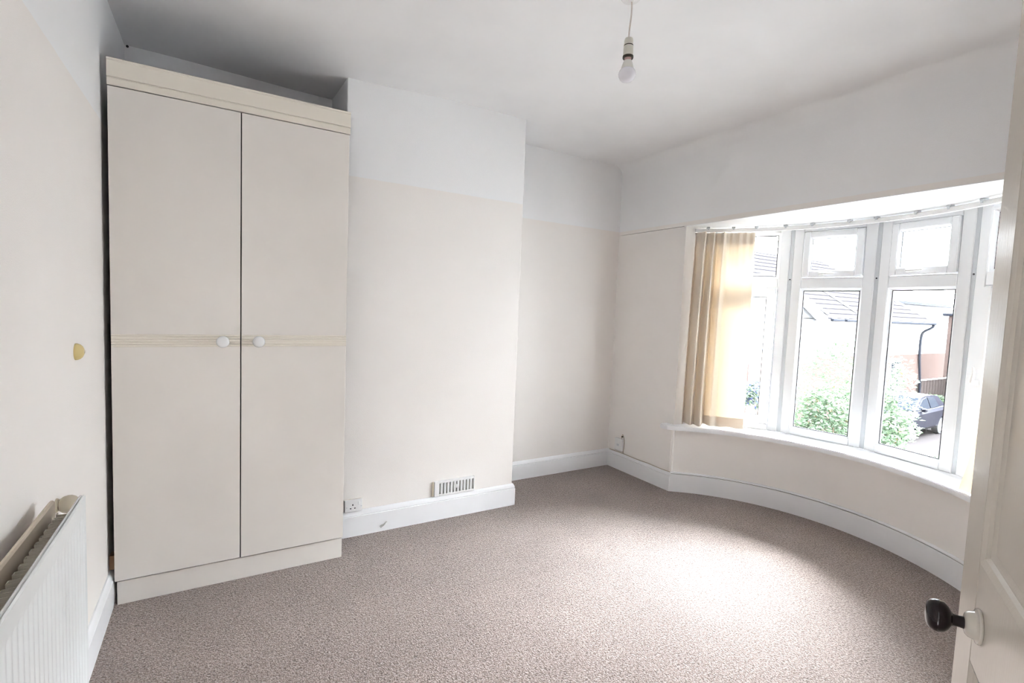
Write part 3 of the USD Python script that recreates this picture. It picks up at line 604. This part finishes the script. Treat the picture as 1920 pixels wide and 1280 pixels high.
obj('roof_tiles', cat(*courses), M_TILE, rf, smooth=False, kind='stuff', label='overlapping courses of brown roof tiles')
def slope_pt(x, z): return (x, ye + (z-ze)/sl, z+.05)
for (a, b) in (((18.25, 1.50), (17.95, 2.75)), ((20.55, 1.50), (20.0, 2.85))):
    obj('mortar_line', tube([slope_pt(*a), slope_pt((a[0]+b[0])/2, (a[1]+b[1])/2), slope_pt(*b)], .055, 6), M_RIDGE, rf)
obj('hip_tiles', tube([(HX1+.32, ye, ze+.03), ((HX1+.32+xr)/2, (ye+yr)/2, (ze+zr)/2+.03), (xr, yr, zr+.03), (xr-4, yr, zr+.03), (HX0-.3, yr, zr+.03)], .07, 6), M_RIDGE, rf)
obj('fascia', box(HX0-.4, HX1+.34, ye-.01, ye+.03, ze-.16, ze-.02), M_RENDER, hs, smooth=False)
for x0, x1 in ((18.2, 18.95), (19.1, 19.98), (20.3, 26.48)):
    obj('gutter', box(x0, x1, ye-.11, ye-.012, ze-.09, ze+.005, .02), M_GUTTER, hs)
obj('downpipe', tube(smooth_path([(26.35, ye-.06, ze-.05), (26.33, ye-.05, ze-.16), (26.15, HY-.10, ze-.42), (26.08, HY-.08, ze-.6), (26.08, HY-.08, 0), (26.08, HY-.08, GZ0+.05)], 40), .045, 8), M_GUTTER, hs)
for x0, x1, z0, z1 in ((23.6, 24.5, -1.5, -.15), (21.3, 22.6, -1.5, -.1)):
    f = obj('window', box(x0, x1, HY-.045, HY-.01, z0, z1), M_UPVC, hs, smooth=False)
    obj('pane', box(x0+.07, x1-.07, HY-.05, HY-.044, z0+.07, z1-.07), M_CARGLASS, f, smooth=False)
# gabled porch wing on the left of that house
gb = hs
GY = 5.3
gl, gr, ga = 11.6, 16.9, 14.25
obj('wing_wall', cat(box(gl+.25, gr-.25, GY, 9.0, -.0, 1.4), trimesh.convex.convex_hull(np.array([(gl+.25, y, 1.38) for y in (GY, 9)] + [(gr-.25, y, 1.38) for y in (GY, 9)] + [(ga, y, 2.46) for y in (GY, 9)]))), M_RENDER, gb, smooth=False)
obj('wing_brick_base', box(gl+.22, gr-.22, GY-.03, 9.0, GZ0, .0), M_BRICK, gb, smooth=False, label='red-brown brick lower storey')
for s, xe_ in ((1, gr), (-1, gl)):
    z_e, z_a = 1.33, 2.58
    obj('roof_slope', trimesh.convex.convex_hull(np.array([(xe_, y, z) for y in (GY-.2, 9.2) for z in (z_e, z_e+.09)] + [(ga, y, z) for y in (GY-.2, 9.2) for z in (z_a, z_a+.09)])), M_TILE, gb, smooth=False)
    obj('bargeboard', trimesh.convex.convex_hull(np.array([(xe_, y, z) for y in (GY-.25, GY-.2) for z in (z_e-.26, z_e+.10)] + [(ga, y, z) for y in (GY-.25, GY-.2) for z in (z_a-.22, z_a+.10)])), M_RENDER, gb, smooth=False)
for x0, x1, z0, z1 in ((13.25, 14.0, .42, 1.62), (15.0, 16.2, .3, 1.2)):
    f = obj('window', box(x0, x1, GY-.05, GY-.01, z0, z1), M_BLUEFRAME, gb, smooth=False)
    obj('pane', box(x0+.09, x1-.05, GY-.056, GY-.049, z0+.09, z1-.09), M_RENDER if False else M_PALEGLASS, f, smooth=False)
obj('door_panel', box(13.3, 14.0, GY-.06, GY-.025, -1.9, .05), M_BRICKDOOR, gb, smooth=False, label='dull red door')
# flat-roofed white building behind, brick below
fb = thing('house', 'flat-roofed white building with brick base behind the downpipe', 'house')
obj('wall', box(28.5, 38.6, 9.0, 16, -.35, 2.45), M_RENDER, fb, smooth=False)
obj('brick_base', box(28.48, 38.62, 8.97, 16, GZ0, -.35), M_BRICK, fb, smooth=False, label='pinkish brick lower storey')
obj('roof_edge', box(28.2, 38.8, 8.85, 16.1, 2.40, 2.53), M_GUTTER, fb, smooth=False, label='thin dark flat roof edge')
nb = thing('house', 'brick house corner with dark gutter at the right edge of the third window', 'house')
obj('wall', box(30.0, 38, .5, 6.28, GZ0, 1.78), M_BRICK, nb, smooth=False)
obj('gutter', box(29.8, 38.2, .4, 6.46, 1.78, 1.92, .03), M_GUTTER, nb)
obj('roof', trimesh.convex.convex_hull(np.array([(29.9, .5, 1.9), (38.1, .5, 1.9), (38.1, 6.35, 1.9), (29.9, 6.35, 1.9), (34, 2.2, 3.4), (34, 3.2, 3.4)])), M_TILE, nb, smooth=False)
fe = thing('fence', 'brown wooden board fence with pale top rail beyond the car', 'fence')
xs = np.arange(26.25, 29.6, .15)
obj('boards', cat(*[box(x, x+.147, 5.98+.012*(i % 2), 6.0+.012*(i % 2), GZ0, -1.12) for i, x in enumerate(xs)]), M_WOOD, fe, smooth=False, kind='stuff')
obj('top_rail', box(26.2, 29.65, 5.955, 6.045, -1.125, -1.07, .01), M_FENCETOP, fe)
for x in (26.3, 28.0, 29.6): obj('post', box(x-.05, x+.05, 6.04, 6.13, GZ0, -1.1), M_WOOD, fe, smooth=False)
# car, nose to the left
def car(name, label, origin, rotz, paint):
    c = thing(name, label, 'car', origin, rotz)
    prof = [(-2.02, .34), (-2.05, .55), (-1.98, .70), (-1.75, .80), (-1.15, .93), (-.72, .98), (1.75, 1.04), (2.0, .98), (2.08, .75), (2.05, .42), (1.95, .30), (-1.9, .26)]
    body = trimesh.creation.extrude_polygon(sg.Polygon(prof), 1.60); body.apply_transform(trimesh.transformations.rotation_matrix(math.pi/2, (1, 0, 0))); body.apply_translation((0, .80, 0))
    bulge = trimesh.creation.extrude_polygon(sg.Polygon(prof).buffer(-.10), 1.74); bulge.apply_transform(trimesh.transformations.rotation_matrix(math.pi/2, (1, 0, 0))); bulge.apply_translation((0, .87, 0))
    hull = trimesh.convex.convex_hull(np.vstack([body.vertices, bulge.vertices]))
    man = m3.Manifold(m3.Mesh(np.asarray(hull.vertices, np.float32), np.asarray(hull.faces, np.uint32)))
    for x in (-1.28, 1.30):
        for s in (-1, 1): man = man - m3.Manifold.cylinder(.30, .365, .365, 28, True).rotate((90, 0, 0)).translate((x, s*.80, .315))
    obj('body', tm(man), paint, c, smooth=25)
    cab = trimesh.convex.convex_hull(np.array([(-.85, s*.76, .95) for s in (-1, 1)] + [(1.95, s*.74, .98) for s in (-1, 1)] + [(.02, s*.58, 1.40) for s in (-1, 1)] + [(.35, s*.59, 1.455) for s in (-1, 1)] + [(1.15, s*.57, 1.45) for s in (-1, 1)] + [(1.62, s*.56, 1.37) for s in (-1, 1)]))
    obj('cabin', cab, paint, c, smooth=20)
    for s in (-1, 1):
        def q(x, z):
            t = (z-.95)/.5; return (x, s*(.765-.175*t), z)
        for pts in ([(-.62, 1.0), (.12, 1.36), (.42, 1.405), (.46, 1.03)], [(.54, 1.03), (.50, 1.405), (1.05, 1.40), (1.30, 1.05)]):
            P = np.array([q(*p) for p in pts]); P2 = P + np.array([0, s*.012, 0])
            obj('side_window', trimesh.convex.convex_hull(np.vstack([P, P2])), M_CARGLASS, c, smooth=False)
        obj('mirror', box(-.55, -.38, s*.82, s*.98, .98, 1.10, .03), paint, c)
    for nm, a in (('windscreen', [(-.80, .70, .985), (-.80, -.70, .985), (.0, -.54, 1.375), (.0, .54, 1.375)]), ('rear_window', [(1.93, .66, 1.03), (1.93, -.66, 1.03), (1.64, -.52, 1.34), (1.64, .52, 1.34)])):
        P = np.array(a); d = np.array([-.012 if nm == 'windscreen' else .012, 0, .012]); obj(nm, trimesh.convex.convex_hull(np.vstack([P, P+d])), M_CARGLASS, c, smooth=False)
    for x in (-1.28, 1.30):
        for s in (-1, 1):
            w = obj('wheel', axis_to(lathe([(.20, -.10), (.30, -.10), (.315, -.07), (.315, .07), (.30, .10), (.20, .10), (.20, -.10)], 28), (x, s*.74, .315), (0, s, 0)), M_TYRE, c, smooth=30)
            sp = [axis_to(lathe([(0, .05), (.06, .055), (.06, .075), (0, .08)], 16), (x, s*.74, .315), (0, s, 0)), axis_to(lathe([(.175, .03), (.205, .03), (.205, .095), (.19, .098), (.175, .06), (.175, .03)], 28), (x, s*.74, .315), (0, s, 0))]
            for k in range(5):
                bx = box(.03, .19, -.024, .024, .055, .08); bx.apply_transform(trimesh.transformations.rotation_matrix(k*2*math.pi/5, (0, 0, 1))); sp.append(axis_to(bx, (x, s*.74, .315), (0, s, 0)))
            obj('alloy_rim', cat(*sp), M_ALLOY, w, smooth=30)
    for s in (-1, 1):
        obj('headlight', trimesh.convex.convex_hull(np.array([(-2.03, s*.45, .62), (-2.03, s*.72, .62), (-1.85, s*.82, .74), (-1.80, s*.55, .80), (-1.70, s*.84, .78)])), M_PALEGLASS, c, smooth=20)
    return c
car('car', 'graphite hatchback parked on the drive, its nose behind the shrub', (22.74, 5.12, GZ0+.02), 0, M_CAR)
# shrubs: leaves are small folded blades on a branching stem
def leaves(centres, sizes, seed, flat=.5):
    r = np.random.default_rng(seed); n = len(centres)
    d = r.normal(size=(n, 3)); d[:, 2] = d[:, 2]*flat; d /= np.linalg.norm(d, axis=1)[:, None]
    up = r.normal(size=(n, 3)) + np.array([0, 0, 1.2]); sd = np.cross(d, up); sd /= np.linalg.norm(sd, axis=1)[:, None]; nn = np.cross(sd, d)
    L = sizes[:, None]; Wd = L*.28
    P = np.stack([centres, centres + d*L*.5 + sd*Wd + nn*L*.06, centres + d*L, centres + d*L*.5 - sd*Wd + nn*L*.06, centres + d*L*.5 - nn*L*.03], 1)
    F = (np.arange(n)[:, None, None]*5 + np.array([(0, 1, 4), (1, 2, 4), (2, 3, 4), (3, 0, 4)])[None]).reshape(-1, 3)
    return trimesh.Trimesh(P.reshape(-1, 3), F, process=False)
def shrub(name, label, root, blobs, n, size, seed, flowers=0, fmat=None, leafmat_=None):
    r = np.random.default_rng(seed)
    t = thing(name, label, 'shrub')
    w = np.array([b[4] if len(b) > 4 else b[3]**2 for b in blobs]); w = w/w.sum()
    pick = r.choice(len(blobs), n, p=w); u = r.normal(size=(n, 3)); u /= np.linalg.norm(u, axis=1)[:, None]; rad = r.random(n)**.45
    B = np.array([b[:4] for b in blobs]); cen = B[pick, :3] + u*(rad*B[pick, 3])[:, None]
    obj('foliage', leaves(cen, size*r.uniform(.6, 1.3, n), seed+1), leafmat_ or M_LEAF, t, smooth=False, kind='stuff')
    if flowers:
        k = r.choice(n, flowers); obj('blossom', leaves(np.repeat(cen[k], 5, 0) + r.normal(size=(flowers*5, 3))*size*.3, size*.55*np.ones(flowers*5), seed+2), fmat, t, smooth=False, kind='stuff')
    for b in blobs:
        top = np.array(b[:3]); rt = np.array(root) + r.normal(size=3)*[.08, .08, 0]
        mid = (top+rt)/2 + r.normal(size=3)*.12
        obj('stem', tube(smooth_path([rt, mid, top], 10), np.linspace(.022, .006, 10), 6), M_BARK, t)
    return t
def at(px, py, depth):
    return CAM + depth*(_f + (px-960)/F_PX*_r - (py-640)/F_PX*_u)
bl = []
for px, py, d, rp, wt in ((1515, 745, 9.2, 42, 1.3), (1560, 770, 9.0, 52, 2.6), (1510, 800, 9.0, 36, 1.5), (1590, 740, 9.3, 45, 1.5), (1550, 690, 9.6, 42, .7), (1595, 670, 9.8, 38, .6), (1510, 690, 9.8, 34, .4), (1560, 650, 10, 34, .4), (1530, 655, 9.9, 30, .3), (1590, 640, 10, 26, .2), (1500, 650, 9.9, 20, .12), (1680, 690, 9.8, 24, .25), (1655, 680, 9.8, 26, .25), (1640, 720, 9.6, 44, 1.3), (1672, 760, 9.3, 40, 1.4), (1665, 810, 9.0, 40, 1.6), (1690, 715, 9.8, 26, .5), (1610, 800, 9.1, 44, 1.7), (1690, 800, 9.1, 30, .8), (1650, 840, 8.8, 34, 1.0), (1570, 840, 8.8, 60, 2.0)):
    p = at(px, py, d); bl.append((*p, rp*d/F_PX, wt))
shrub('flowering_shrub', 'large loose green shrub with orange blooms just outside the middle windows', (9.6, .95, GZ0), bl, 9000, .085, 11, 60, M_FLOWER)
p = at(1755, 750, 22.0)
shrub('hedge_shrub', 'small green shrub between the car and the fence', (p[0], p[1], GZ0), [(*at(1745, 748, 22.2), .26), (*at(1760, 752, 22.2), .30), (*at(1768, 765, 22.2), .28), (*at(1748, 764, 22.2), .28)], 620, .15, 21)
p = at(1745, 858, 14.6)
shrub('grass_tuft', 'yellowish green plant clump at the drive edge low in the third window', (p[0], p[1], GZ0), [(p[0], p[1], GZ0+.14, .22), (p[0]+.25, p[1]-.1, GZ0+.12, .2), (p[0]-.2, p[1]+.1, GZ0+.1, .18)], 320, .11, 31)
shrub('blue_shrub', 'low shrub with blue-violet blossoms seen past the curtain edge', (*at(1410, 760, 12.5)[:2], GZ0), [(*at(1402, 748, 12.5), .22), (*at(1420, 722, 12.6), .18), (*at(1412, 735, 12.5), .22), (*at(1395, 730, 12.4), .2), (*at(1425, 755, 12.4), .2)], 420, .11, 41, 130, M_BLUEFLOWER)
